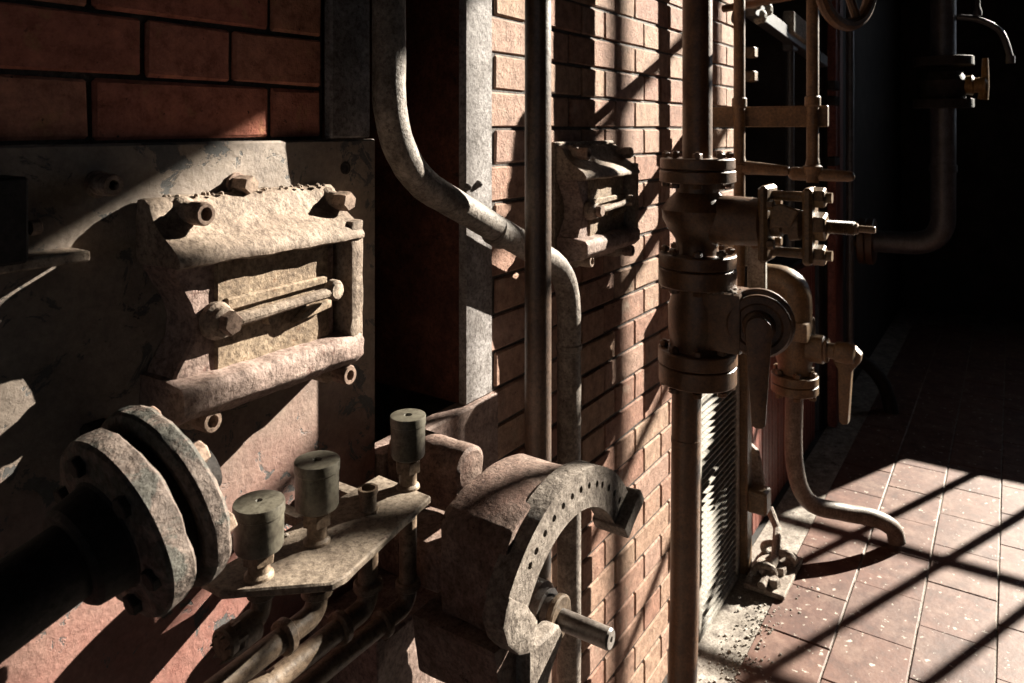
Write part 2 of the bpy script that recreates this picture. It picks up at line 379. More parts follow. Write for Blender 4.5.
for k in range(-1, 4): course(0.10, 0.797, 1.76+CH*k, 0.574+(0 if k % 2 == 0 else (HW+SW)/2), M['brick_red'])
z_first = 1.776-23*CH
for k in range(0, 29):
    course(1.233, 2.93, z_first+CH*k, 2.067+(0 if (k-23) % 2 == 0 else (HW+SW)/2), M['brick'])
upper = MB()                                                # courses above the frame
for k in range(29, 60):
    z0 = z_first+CH*k
    x = 1.238+(0.0 if k % 2 else -0.187)
    while x < 2.93:
        for wd in (HW, SW):
            a, b2 = max(x, 1.238), min(x+wd, 2.93)
            if b2-a > 0.03: upper.box(a+JT/2, b2-JT/2, 0.0, 0.04, z0+JT/2, z0+CH-JT/2, 0.004)
            x += wd
up = upper.build('upper_brickwork', M['brick'], wall); up['kind'] = 'stuff'

# ------------------------------------------------------------------ iron front
plate = MB().box(-0.6, 0.900, -0.012, 0.003, 0.0, 1.682, 0.003).build('boiler_front_plate', M['front'], loc=(0, 0, 0), rough=None)
tag(plate, 'large cast-iron boiler front plate, grey above and flaking pink-red paint below', 'plate')
lower = MB().box(0.903, 1.240, -0.022, 0.02, 0.0, 1.168, 0.004).build('lower_front_plate', M['casting_pink'], loc=(0, 0, 0))
tag(lower, 'pinkish iron plate at the foot of the grey column, right of the grease cups', 'plate')

def column(x0, x1, z0, label, flip):
    t = thing('steel_column', label, 'column', ((x0+x1)/2, 0.1, z0), 'grey buckstay columns')
    MB().box(x0, x1, -0.012, 0.006, z0, 5.6, 0.003).build('flange', M['column'], t)
    xw = x0+0.006 if flip else x1-0.018
    MB().box(xw, xw+0.014, 0.0, 0.26, z0, 5.6).build('web', M['web'], t)
    return t
c1 = column(0.803, 0.888, 1.684, 'narrow grey steel column rising behind the top of the iron front plate', False)
c2 = column(1.142, 1.232, 1.169, 'grey painted steel column beside the lit brickwork, left of the brown pole', True)
for (px, py) in ((467, 187), (478, 184)):
    p = at(px, py, -0.012); MB().lathe(p, (0, -1, 0), [(0, 0.008), (0.004, 0.007), (0.009, 0.004), (0.011, 0.0)], 10).build('rivet', M['column'], c2)

# bolts standing on the front plate
def stud(p, r, h, label, hole=0.0, axis=(0, -1, 0)):
    t = thing('plate_bolt', label, 'bolt', p, 'bolts on the boiler front plate')
    p = Vector(p)
    MB().lathe(p, axis, [(0, r*1.45), (0.004, r*1.4), (0.005, r)], 14).build('washer', M['nut'], t)
    MB().hexnut(p+Vector((0, -0.004, 0)), axis, r*1.15, h, hole).build('head', M['nut'], t)
    return t
def on_plate(px, py): return at(px, py, -0.012)
stud(on_plate(236, 184), 0.011, 0.030, 'lit bolt above the top edge of the near furnace door')
stud(on_plate(98, 184), 0.011, 0.030, 'dim bolt in the shade left of the near furnace door', 0.006)
h1 = MB().lathe(on_plate(345, 168), (0, -1, 0), [(0, 0.010), (0.002, 0.010), (0.002, 0.006), (0.0005, 0.0055), (0.0005, 0)], 16).build('bolt_hole_rim', M['black'], loc=on_plate(345, 168))
tag(h1, 'small dark empty bolt hole at the plate corner under the narrow column', 'bolt hole')

# ------------------------------------------------------------------ furnace doors (two of one casting)
def furnace_door():
    W, Hh = 0.318, 0.272
    t = thing('furnace_door', '', 'furnace door', (0.472, -0.012, 1.34), 'cast furnace doors')
    X0, Y0, Z0 = t.location
    def P(pts): return [(-o, z) for (o, z) in pts]
    O = Vector((X0, Y0, Z0)); EX = Vector((1, 0, 0)); EY = Vector((0, 1, 0)); EZ = Vector((0, 0, 1))
    top = [(0, .274), (.016, .274), (.024, .268), (.028, .258), (.034, .246), (.045, .236), (.060, .226), (.072, .216), (.078, .207), (.078, .200), (.070, .197), (.040, .197), (0, .197)]
    MB().prism(P(top), O, EY, EZ, EX*W, 0.0035, 2).build('top_rail', M['casting'], t, rough=(0.0022, 26, 0.012))
    bot = [(0, -.006), (.018, -.006), (.030, 0.0), (.036, .010), (.046, .014), (.058, .016), (.070, .022), (.080, .034), (.080, .054), (.074, .063), (.050, .066), (0, .066)]
    MB().prism(P(bot), O+EX*0.004, EY, EZ, EX*(W-0.008), 0.0035, 2).build('bottom_rail', M['casting_pink'], t, rough=(0.002, 26, 0.012))
    # waisted slab between the rails
    sl = [(.006, .19), (.012, .186), (.034, .150), (.042, .130), (.038, .105), (.016, .074), (.010, .060), (.282, .060), (.282, .205), (.006, .205)]
    MB().prism(sl, O, EX, EZ, -EY*0.052, 0.003).build('back_slab', M['casting_pink'], t, rough=(0.0012, 30, 0.02))
    st = [(.296, .045), (.318, .05), (.318, .225), (.296, .225), (.290, .205), (.294, .19), (.294, .085), (.290, .07)]
    MB().prism(st, O, EX, EZ, -EY*0.074, 0.003, 2).build('side_stile', M['casting'], t, rough=(0.0018, 30, 0.012))
    pn = MB().box(X0+.070, X0+.268, Y0-.0555, Y0-.045, Z0+.060, Z0+.203, 0.003).build('inner_panel', M['casting_rust'], t, rough=(0.0012, 35, 0.014))
    MB().prism([(.082, .134), (.260, .141), (.260, .152), (.082, .150)], O-EY*0.0545, EX, EZ, -EY*0.007, 0.002).build('rib', M['casting_rust'], pn)
    # latch lever with its pivot nut and catch
    lv = MB().tube([O+Vector((.078, -.069, .124)), O+Vector((.12, -.073, .126)), O+Vector((.20, -.077, .131)), O+Vector((.246, -.077, .134))], [.0085, .0075, .0065, .0075], 12)
    lv.lathe(O+Vector((.252, -.070, .135)), (0, -1, 0), [(0, .012), (.003, .014), (.012, .014), (.015, .011)], 18)
    lv.lathe(O+Vector((.070, -.050, .125)), (0, -1, 0), [(0, .023), (.010, .023), (.014, .019), (.021, .018), (.023, .015)], 24)
    lever = lv.build('latch_lever', M['casting'], t, rough=(0.0007, 60, 0.02))
    MB().hexnut(O+Vector((.072, -.072, .125)), (0, -1, 0), .0145, .012).build('pivot_nut', M['nut'], lever)
    MB().prism([(.190, .098), (.262, .108), (.262, .120), (.215, .114)], O-EY*0.054, EX, EZ, -EY*0.012, 0.003, 2).build('catch', M['casting_rust'], pn)
    MB().cyl(O+Vector((.150, -.054, .112)), O+Vector((.150, -.066, .112)), .008, .006).build('catch_pin', M['casting_rust'], pn)
    # corner studs
    for (x, z, o0, hole, h) in ((.049, .256, .018, .0085, .052), (.304, .252, .018, 0, .050), (.055, .010, .025, .008, .046), (.298, .004, .025, .0075, .046)):
        b = MB().lathe(O+Vector((x, 0, z)), (0, -1, 0), [(0, .019), (o0+.006, .019), (o0+.012, .014), (o0+h*.5, .0115)], 18)
        b.build('corner_boss', M['casting'], t)
        MB().hexnut(O+Vector((x, -o0-h*.45, z)), (0, -1, 0), .0145, .022, hole).build('corner_nut', M['nut'], t)
    rnd = random.Random(3)
    gr = MB()
    for k in range(40):
        x = .03+rnd.random()*.27; r = rnd.uniform(.0015, .004)
        gr.lathe(O+Vector((x, -rnd.uniform(.004, .022), .274)), (0, 0, 1), [(-.001, r), (r*.6, r*.8), (r, 0)], 6)
    g = gr.build('rust_grit', M['casting'], t); g['kind'] = 'stuff'
    return t
door1 = furnace_door()
door1.location = (0.493, -0.0145, 1.342); door1.scale = (0.912, 1.15, 1)
door1['label'] = 'large dusty cast-iron furnace door with latch lever, in the left foreground'
door2 = copy_tree(door1); door2.location = (1.478, -0.004, 1.385)
door2['label'] = 'smaller-looking furnace door on the sunlit brick wall behind the brown pole'
MB().box(1.470, 1.806, -0.014, -0.001, 1.375, 1.668, 0.003).build('mounting_plate', M['casting'], door2)

# bracket at the far left edge
t = thing('angle_bracket', 'dark iron angle bracket with a small ledge at the left edge of the plate', 'bracket', at(12, 262, -0.012))
b0, b1 = at(-14, 178, -0.05), at(24, 262, -0.05)
MB().box(b0.x, b1.x, -0.062, -0.010, b1.z, b0.z, 0.003).build('upright', M['black'], t)
q = at(24, 258, -0.05)
MB().box(q.x-0.07, q.x+0.062, -0.058, -0.012, q.z-0.012, q.z, 0.002).build('ledge', M['casting'], t)
MB().hexnut(at(30, 228, -0.04), (1, 0, 0), 0.008, 0.010).build('bolt', M['nut'], t)

# ------------------------------------------------------------------ shaft and coupling discs
SY = -0.205; sc = at(160, 497, SY)
SA = Vector((1, 0.0, 0.26)).normalized()                    # shaft direction, rising away from the viewer
def sp_(k): return sc+SA*k
t = thing('shaft_coupling', 'pair of thick flaking coupling discs on a dark shaft beside the plate', 'coupling', (sc.x, SY, sc.z))
MB().cyl(sp_(-.62), sp_(.02), 0.034, n=28).build('shaft', M['black'], t)
R = 0.091
MB().lathe(sp_(-.010), SA, [(0, R*.90), (.003, R*.98), (.006, R), (.018, R), (.022, R*.97), (.024, R*.9)], 64).build('rear_disc', M['disc'], t, rough=(0.0022, 40, 0.010))
MB().lathe(sp_(-.052), SA, [(0, R*.62), (.002, R*.86), (.004, R*.93), (.007, R*.955), (.026, R*.955), (.029, R*.92)], 64).build('front_disc', M['disc'], t, rough=(0.0028, 38, 0.010))
MB().cyl(sp_(-.025), sp_(-.008), R*.78, n=48).build('spacer', M['black'], t)
MB().lathe(sp_(-.085), SA, [(0, .042), (.004, .046), (.030, .050), (.036, .055)], 32).build('hub', M['black'], t)
_, s1, s2 = frame(SA)
for k in range(6):
    a = k*math.pi/3+0.3
    MB().hexnut(sp_(-.050)+s1*math.cos(a)*.068+s2*math.sin(a)*.068, -SA, .010, .008).build('bolt', M['black'], t)
    MB().hexnut(sp_(.013)+s1*math.cos(a)*.070+s2*math.sin(a)*.070, SA, .011, .012).build('rear_bolt', M['nut'], t)
MB().cyl(sp_(.01), sp_(.05), 0.026, n=24).build('shaft_end', M['black'], t)
MB().box(sc.x+.02, sc.x+.05, SY, -0.012, sc.z-.03, sc.z+.02, .004).build('bearing_arm', M['black'], t)

# ------------------------------------------------------------------ shelf and grease cups
SZ = 1.187
shelf = thing('oiler_shelf', 'dusty steel shelf plate carrying the grease cups in front of the iron front', 'shelf', (.66, -.1, SZ-.012))
MB().prism([(.512, -.112), (.512, -.152), (.590, -.242), (.61, -.245), (.808, -.206), (.815, -.100)], (0, 0, SZ-.010), (1, 0, 0), (0, 1, 0), (0, 0, .010), .002).build('shelf_plate', M['shelf'], shelf, rough=(0.0008, 30, 0.03))
for x in (.675, .762): MB().box(x, x+.022, -.20, -.012, SZ-.024, SZ-.0105, .002).build('support_arm', M['shelf'], shelf)
CY = -0.162
cup_x = [at(259, 500, CY).x, at(317, 480, CY).x, at(408, 430, CY).x]
def grease_cup(x, rad, hh, neck, label, screw):
    t = thing('grease_cup', label, 'grease cup', (x, CY, SZ), 'grease cups on the shelf')
    z = SZ
    MB().cyl((x, CY, z), (x, CY, z+neck*.6), .0125, n=18, ch=.002).build('stem', M['fitting'], t)
    MB().lathe((x, CY, z), (0, 0, 1), [(0, .017), (.003, .0165), (.006, .013)], 18).build('collar', M['fitting'], t)
    MB().hexnut((x, CY, z+neck*.52), (0, 0, 1), .0185, neck*.40).build('hex_nut', M['fitting'], t)
    zb = z+neck
    bd = MB().lathe((x, CY, zb-.004), (0, 0, 1), [(0, rad*.72), (.003, rad*.9), (.006, rad*.95), (hh-.006, rad*.96)], 40).build('body', M['cup'], t)
    cap = MB().lathe((x, CY, zb+hh-.012), (0, 0, 1), [(0, rad*.97), (.001, rad), (.011, rad), (.013, rad*.98), (.0135, rad*.9)] + ([(.0135, .006), (.010, .005), (.010, 0)] if screw else [(.0145, rad*.3), (.0145, .004), (.012, .003), (.012, 0)]), 40).build('cap', M['cup'], t)
    return t
grease_cup(cup_x[0], .0290, .050, .034, 'olive grease cup nearest the coupling discs, in front of the others', False)
grease_cup(cup_x[1], .0280, .056, .044, 'olive grease cup in the middle of the shelf, with a slotted hole in its cap', True)
g3 = grease_cup(cup_x[2], .0255, .056, .046, 'shaded grease cup at the far end of the shelf with a tilted dented cap', True)
# open nipple between the cups
nx = at(368, 500, CY).x
t = thing('pipe_nipple', 'short open pipe nipple between two grease cups on the shelf', 'pipe fitting', (nx, CY, SZ))
MB().lathe((nx, CY, SZ), (0, 0, 1), [(0, .0125), (.003, .0115), (.024, .0115), (.025, .0135), (.031, .0135), (.031, .0095), (.01, .009), (.01, 0)], 20).build('nipple_body', M['fitting'], t)
MB().lathe((nx, CY, SZ), (0, 0, 1), [(0, .016), (.003, .0155), (.004, .0115)], 6).build('lock_nut', M['fitting'], t)
# rubble heap of dirt by the middle cup
rb = MB(); rnd = random.Random(11)
for k in range(26):
    p = Vector((cup_x[0]+.045+rnd.uniform(-.03, .03), -.120+rnd.uniform(-.012, .012), SZ)); r = rnd.uniform(.002, .006)
    rb.lathe(p, (rnd.uniform(-.3, .3), rnd.uniform(-.3, .3), 1), [(-.002, r), (r*.5, r*.85), (r*.8, r*.3), (r*.85, 0)], 7, rnd.random())
rbo = rb.build('rust_scale', M['rubble'], loc=(cup_x[0]+.045, -.120, SZ)); tag(rbo, 'crumbs of pale rust scale on the shelf behind the grease cups', 'rust scale'); rbo['kind'] = 'stuff'

# oil pipes under the shelf: drop, elbow, run back along the plate
def oil_pipe(x, zrun, yrun, xend, label, spikes=False, r=.0115):
    t = thing('oil_pipe', label, 'pipe', (x, CY, zrun), 'oil pipes under the shelf')
    MB().tube(fillet([(x, CY, SZ-.011), (x, CY, zrun), (xend, yrun, zrun-.004)], .020), r, 16).build('pipe_run', M['fitting'], t)
    MB().cyl((x, CY, zrun+.034), (x, CY, zrun+.022), r*1.45, n=18, ch=.002).build('collar', M['fitting'], t)
    d = Vector((xend-x, yrun-CY, 0)).normalized(); p = Vector((x, CY, zrun-.001))+d*.045
    MB().cyl(p, p+d*.012, r*1.5, n=18, ch=.002).build('collar', M['fitting'], t)
    if spikes:
        sp = MB(); e = Vector((xend, yrun, zrun-.004))
        sp.lathe(e, d, [(-.03, r*1.5), (-.004, r*1.5), (0, r*1.2), (0, r*.7), (-.02, r*.6)], 18)
        for k in range(7):
            a = k*2*math.pi/7; c0 = e+Vector((0, math.cos(a)*r*1.2, math.sin(a)*r*1.2))
            sp.lathe(c0, d, [(-.01, .005), (.004, .0045), (.018, .0008), (.019, 0)], 7)
        sp.build('jagged_end', M['fitting'], t)
    return t
oil_pipe(cup_x[0]+.004, SZ-.047, CY-.004, .515, 'oil pipe under the nearest grease cup, broken off with a jagged end', True)
oil_pipe(cup_x[1], SZ-.088, CY-.006, .475, 'stout oil pipe under the middle grease cup with a collared elbow', False, .0135)
oil_pipe(nx, SZ-.127, CY-.004, .53, 'lower oil pipe dropping from the open nipple, with a jagged end', True, .0135)
oil_pipe(cup_x[2], SZ-.166, CY, .42, 'lowest oil pipe dropping from the far shaded grease cup', False, .0125)

# ------------------------------------------------------------------ quadrant gear
GC = at(571, 623, -0.345); GR = 0.216
t = thing('quadrant_gear', 'heavy iron quadrant with a perforated arc plate and a projecting spindle', 'quadrant', (GC.x, -0.12, GC.z-.25))
def arc_plate(Ri, Ro, a0, a1, nh, y0, y1):
    mb = MB(); step = 2.0; N = int(round((a1-a0)/step)); step = (a1-a0)/N
    holes = {int(round((k+0.5)*N*0.90/nh)) for k in range(nh)}
    def pt(a, r, y): return Vector((GC.x+r*math.cos(math.radians(a)), y, GC.z+r*math.sin(math.radians(a))))
    rm = Ri+(Ro-Ri)*0.55; rc = .0052
    for i in range(N):
        A, B = a0+step*i, a0+step*(i+1); m = (A+B)/2
        mb.add([pt(A, Ri, y1), pt(B, Ri, y1), pt(B, Ro, y1), pt(A, Ro, y1)], [[0, 1, 2, 3]])
        mb.add([pt(A, Ro, y0), pt(B, Ro, y0), pt(B, Ro, y1), pt(A, Ro, y1)], [[0, 1, 2, 3]])
        mb.add([pt(A, Ri, y0), pt(B, Ri, y0), pt(B, Ri, y1), pt(A, Ri, y1)], [[0, 1, 2, 3]])
        if i in holes:
            h = .0078
            mb.add([pt(A, Ri, y0), pt(B, Ri, y0), pt(B, rm-h, y0), pt(A, rm-h, y0)], [[0, 1, 2, 3]])
            mb.add([pt(A, rm+h, y0), pt(B, rm+h, y0), pt(B, Ro, y0), pt(A, Ro, y0)], [[0, 1, 2, 3]])
            outer = [pt(A, rm-h, y0), pt(m, rm-h, y0), pt(B, rm-h, y0), pt(B, rm, y0), pt(B, rm+h, y0), pt(m, rm+h, y0), pt(A, rm+h, y0), pt(A, rm, y0)]
            c0 = pt(m, rm, y0); inner = []
            for p in outer:
                d = (p-c0).normalized(); inner.append(c0+d*(rc if d.length else 0)*Vector((1, 1, 1)).length/1.732)
            deep = [p+Vector((0, .012, 0)) for p in inner]
            for k in range(8):
                k2 = (k+1) % 8
                mb.add([outer[k], outer[k2], inner[k2], inner[k]], [[0, 1, 2, 3]])
                mb.add([inner[k], inner[k2], deep[k2], deep[k]], [[0, 1, 2, 3]])
            mb.add(deep, [list(range(8))])
        else:
            mb.add([pt(A, Ri, y0), pt(B, Ri, y0), pt(B, Ro, y0), pt(A, Ro, y0)], [[0, 1, 2, 3]])
    for a in (a0, a1): mb.add([pt(a, Ri, y0), pt(a, Ro, y0), pt(a, Ro, y1), pt(a, Ri, y1)], [[0, 1, 2, 3]])
    return mb
ap = arc_plate(.158, GR, 34, 145, 13, -0.352, -0.318).build('arc_plate', M['sector'], t)
def PG(a, r): return (r*math.cos(math.radians(a)), r*math.sin(math.radians(a)))
gx = (1, 0, 0); gz = (0, 0, 1)
body = [(-.140, .045), (-.145, .165), (-.130, .186), (-.090, .200), (-.030, .207), (.030, .204), (.070, .192), (.066, .150), (.0, .158), (-.07, .140), (-.11, .09), (-.115, .045)]
MB().prism(body, (GC.x, -.330, GC.z), gx, gz, (0, .115, 0), .006, 2).build('drum_body', M['gearbox'], t, rough=(0.003, 22, 0.016))
foot = [PG(143, GR), PG(147, GR), (-.187, .098), (-.176, .070), (-.150, .042), (-.125, .032), (-.106, .045), (-.104, .064), (-.124, .088), PG(143, .163)]
MB().prism(foot, (GC.x, -.354, GC.z), gx, gz, (0, .034, 0), .004, 2).build('foot_lug', M['sector'], t, rough=(0.0015, 40, 0.014))
e = Vector((GC.x+math.cos(math.radians(33))*.190, 0, GC.z+math.sin(math.radians(33))*.190))
Mx = Matrix.Translation(e) @ Matrix.Rotation(math.radians(-33), 4, 'Y')
MB().box(-.036, .036, -.372, -.312, -.022, .004, .003, Mx, 2).build('end_stop', M['sector'], t, rough=(0.0012, 40, 0.014))
MB().lathe((GC.x, -.22, GC.z), (0, -1, 0), [(0, .040), (.075, .040), (.080, .036), (.085, .034), (.085, .026), (.098, .026), (.100, .024)], 32).build('hub', M['steel'], t)
MB().lathe((GC.x, -.318, GC.z), (0, -1, 0), [(0, .030), (.002, .032), (.009, .032), (.011, .029)], 32).build('collar', M['fitting'], t)
MB().lathe((GC.x, -.32, GC.z), (0, -1, 0), [(0, .0145), (.087, .0145), (.090, .0125), (.090, .004), (.084, .003), (.084, 0)], 24).build('spindle', M['steel'], t)
MB().box(GC.x-.10, GC.x+.0, -.24, -.024, GC.z+.03, GC.z+.10, .008).build('neck', M['gearbox'], t, rough=(0.002, 25, 0.03))
br = [(-.165, .044), (-.085, .044), (-.06, .0), (-.06, -.045), (-.15, -.045)]
MB().prism(br, (GC.x, -.325, GC.z), gx, gz, (0, .143, 0), .005, 2).build('bracket', M['gearbox'], t, rough=(0.0025, 24, 0.018))
MB().prism([(-.115, .040), (-.085, .020), (-.03, .015), (-.02, -.005), (-.075, -.060), (-.08, -.34), (-.115, -.34), (-.115, -.04)], (GC.x, -.345, GC.z), gx, gz, (0, .03, 0), .004).build('bracket_rib', M['sector'], t, rough=(0.0015, 40, 0.015))
# rounded lug behind the far cup
lp = at(447, 462, -0.12)
t2 = thing('bearing_lug', 'dark rounded iron lug between the far grease cup and the quadrant', 'lug', (lp.x, -0.02, lp.z-.05))
MB().lathe((lp.x, -.17, lp.z), (0, 1, 0), [(0, .030), (.004, .036), (.146, .038)], 28).build('barrel', M['gearbox'], t2, rough=(0.0018, 40, 0.016))
MB().box(lp.x-.036, lp.x+.036, -.165, -.022, lp.z-.06, lp.z, .004).build('base', M['gearbox'], t2)

# box duct under the quadrant
dx = at(373, 640, -.15)
t = thing('iron_duct', 'pinkish iron box duct low under the quadrant', 'duct', (dx.x+.2, -.08, 0))
MB().box(dx.x, 1.12, -.150, -.024, 0.0, dx.z-.012, .004).build('casing', M['casting_pink'], t)
MB().box(dx.x-.004, dx.x+.012, -.162, -.024, 0.0, dx.z+.004, .002).build('edge_strip', M['casting_pink'], t)

# ------------------------------------------------------------------ pole and bent pipe
PX = at(538, 300, -.155)
t = thing('vertical_pole', 'tall dark brown round pole standing in front of the brickwork and bent pipe', 'pole', (PX.x, -.155, 0))
MB().cyl((PX.x, -.155, 0.0), (PX.x, -.155, 3.4), .0245, n=32).build('pole_tube', M['pole'], t)
MB().lathe((PX.x, -.155, 0), (0, 0, 1), [(0, .055), (.010, .055), (.014, .030), (.03, .0265)], 28).build('floor_flange', M['pole'], t)
bot_x = at(569, 400, -.055)
pth = [at(389, -330, -.055), at(389, 165, -.055), at(569, 272, -.055), Vector((bot_x.x, -.055, 0))]
t = thing('bent_pipe', 'crusty grey pipe bending across the dark slot and down behind the pole', 'pipe', (bot_x.x, -.055, 0))
MB().tube(fillet(pth, [.20, .15], 14), .0268, 22).build('pipe_run', M['pipe_grey'], t, rough=(0.0010, 55, 0.05))
k0 = at(569, 345, -.055)
MB().cyl(k0+Vector((0, 0, -.012)), k0+Vector((0, 0, .004)), .0292, n=24, ch=.003).build('coupling_ring', M['pipe_grey'], t)
m0 = at(493, 229, -.055); m1 = at(503, 235, -.055)
MB().cyl(m0, m1, .0292, n=24, ch=.003).build('coupling_ring', M['pipe_grey'], t)

# ------------------------------------------------------------------ main valve stack
VX, VY = 1.985, -.165
def zy(py, d=2.046): return EYE-(py-HORY)*d/F_PX
def flange(mb, x, y, z, h, r, n=40):
    mb.lathe((x, y, z), (0, 0, 1), [(0, r*.97), (.003, r), (h-.003, r), (h, r*.97)], n)
def bolts(x, y, z0, z1, rb, nb, parent, mat, r=.010, ph=0.35):
    for k in range(nb):
        a = ph+2*math.pi*k/nb; bx, by = x+rb*math.cos(a), y+rb*math.sin(a)
        m = MB(); m.hexnut((bx, by, z1), (0, 0, 1), r*1.3, r*1.2, 0, a); m.cyl((bx, by, z1), (bx, by, z1+r*1.55), r*.65, n=10)
        m.hexnut((bx, by, z0), (0, 0, -1), r*1.3, r*1.1, 0, a); m.cyl((bx, by, z0), (bx, by, z1), r*.65, n=10); m.build('flange_bolt', mat, parent)
t = thing('steam_riser', 'thick brown upright steam pipe above the flanged gate valve', 'pipe', (VX, VY, zy(158)), 'main riser pipes')
MB().cyl((VX, VY, zy(160)), (VX, VY, 5.5), .040, n=36).build('pipe_tube', M['brown'], t)
m = MB(); flange(m, VX, VY, zy(169)+.001, zy(158)-zy(169)-.001, .100); m.build('flange', M['brown'], t)
gv = thing('gate_valve', 'flanged gate valve with a bolted yoke and threaded spindle pointing away from the wall', 'valve', (VX, VY, zy(266)))
m = MB(); flange(m, VX, VY, zy(182), zy(170)-zy(182), .102); m.build('top_flange', M['brown'], gv)
m = MB(); flange(m, VX, VY, zy(266), zy(253)-zy(266), .104); m.build('bottom_flange', M['brown'], gv)
bolts(VX, VY, zy(183), zy(157), .084, 8, gv, M['brown'])
zc = zy(218)
MB().lathe((VX, VY, zy(255)), (0, 0, 1), [(0, .060), (.020, .055), (.045, .060), (.070, .078), (.100, .094), (.125, .096), (.150, .080), (.172, .058), (zy(180)-zy(255), .058)], 40).build('body', M['brown'], gv)
ax = Vector((0, -1, 0))
MB().lathe((VX, VY-.03, zc), ax, [(0, .066), (.115, .064), (.145, .060), (.150, .052)], 36).build('bonnet', M['brown'], gv)
MB().box(VX-.055, VX+.055, VY-.200, VY-.176, zc-.098, zc+.098, .008).build('bonnet_flange', M['tan'], gv)
MB().lathe((VX, VY-.195, zc), ax, [(0, .034), (.03, .034), (.034, .026), (.05, .026), (.052, .042), (.075, .038), (.085, .022), (.115, .020)], 20).build('packing_gland', M['tan'], gv)
MB().box(VX-.040, VX+.040, VY-.305, VY-.281, zc-.096, zc+.096, .007).build('yoke_plate', M['tan'], gv)
for sz in (1, -1):
    m = MB(); m.cyl((VX, VY-.18, zc+sz*.072), (VX, VY-.345, zc+sz*.072), .013, n=16); m.hexnut((VX, VY-.300, zc+sz*.072), ax, .026, .030); m.build('yoke_stud', M['tan'], gv)
    for sx in (1, -1): MB().hexnut((VX+sx*.038, VY-.198, zc+sz*.05), ax, .014, .016).build('gland_nut', M['tan'], gv)
MB().hexnut((VX, VY-.303, zc), ax, .036, .030).build('spindle_nut', M['tan'], gv)
th = [(0, .017)]
for k in range(22): th += [(.0018+k*.0042, .0175), (.0038+k*.0042, .0145)]
th += [(.098, .013), (.100, .0085), (.135, .0085), (.137, .007)]
MB().lathe((VX, VY-.305, zc), ax, th, 18).build('spindle', M['tan'], gv)
MB().prism([(0, -.028), (.05, -.022), (.07, .02), (.03, .035), (0, .03)], (VX-.045, VY-.205, zc+.02), (0, -1, 0), gz, (.012, 0, 0), .003).build('gland_lever', M['tan'], gv)

cv = thing('plug_cock', 'brown plug cock with round discs and a hanging tapered lever, under the gate valve', 'valve', (VX, VY, zy(380)))
m = MB(); flange(m, VX, VY, zy(285), zy(267)-zy(285), .104); m.build('top_flange', M['brown'], cv)
m = MB(); flange(m, VX, VY, zy(362), zy(348)-zy(362), .106); m.build('bottom_flange', M['brown'], cv)
bolts(VX, VY, zy(286), zy(252), .086, 8, cv, M['brown']); bolts(VX, VY, zy(383), zy(347), .088, 8, cv, M['brown'])
MB().lathe((VX, VY, zy(350)), (0, 0, 1), [(0, .074), (.02, .072), (.05, .078), (.12, .078), (.15, .070), (zy(283)-zy(350), .068)], 36).build('body', M['brown'], cv)
zd = zy(313)
MB().box(VX-.060, VX+.060, VY-.135, VY+.0, zd-.082, zd+.075, .012, None, 2).build('side_boss', M['brown'], cv)
dcx = Vector((VX-.01, VY-.168, zd-.003)); da = Vector((-1, -.28, 0)).normalized()
MB().lathe(dcx-da*.02, da, [(0, .086), (.004, .090), (.020, .090), (.024, .086), (.024, .078)], 44).build('rear_disc', M['brown'], cv)
MB().lathe(dcx+da*.014, da, [(0, .076), (.004, .080), (.016, .080), (.020, .076), (.020, .06), (.016, .055), (.016, .042), (.030, .040), (.034, .034)], 44).build('front_disc', M['brown'], cv)
hb = dcx+da*.06
MB().lathe(dcx+da*.03, da, [(0, .026), (.045, .026), (.050, .020)], 24).build('plug_stem', M['brown'], cv)
a, e1, e2 = frame(da)
side = da.cross(Vector((0, 0, 1))).normalized()
MB().prism([(-.032, .0), (-.027, .022), (-.010, .034), (.012, .034), (.028, .022), (.033, 0), (.018, -.235), (.010, -.243), (-.008, -.243), (-.016, -.235)], hb, side, gz, da*.022, .005, 2).build('lever', M['brown'], cv)
rb = MB(); rnd = random.Random(5)
for k in range(60):
    p = Vector((VX+rnd.uniform(-.06, .03), VY-.07+rnd.uniform(-.05, .05), zd+.074)); r = rnd.uniform(.003, .009)
    rb.lathe(p, (rnd.uniform(-.4, .4), rnd.uniform(-.4, .4), 1), [(-.003, r), (r*.5, r*.8), (r*.9, 0)], 6, rnd.random())
rbo = rb.build('dust_crumbs', M['rubble'], cv); rbo['kind'] = 'stuff'

t = thing('drain_riser', 'thick brown upright pipe from the plug cock down to the floor', 'pipe', (VX, VY, 0), 'main riser pipes')
m = MB(); flange(m, VX, VY, zy(381), zy(363)-zy(381), .104); m.build('flange', M['brown'], t)
MB().tube(fillet([(VX-.045, VY+.014, zy(380)), (VX-.055, VY+.016, zy(600)), (VX-.115, VY+.008, 0.0)], .35, 8), .0385, 32).build('pipe_tube', M['brown'], t)
MB().cyl((VX-.048, VY+.0145, zy(438)), (VX-.048, VY+.0145, zy(433)), .0395, n=32).build('pipe_joint', M['brown'], t)

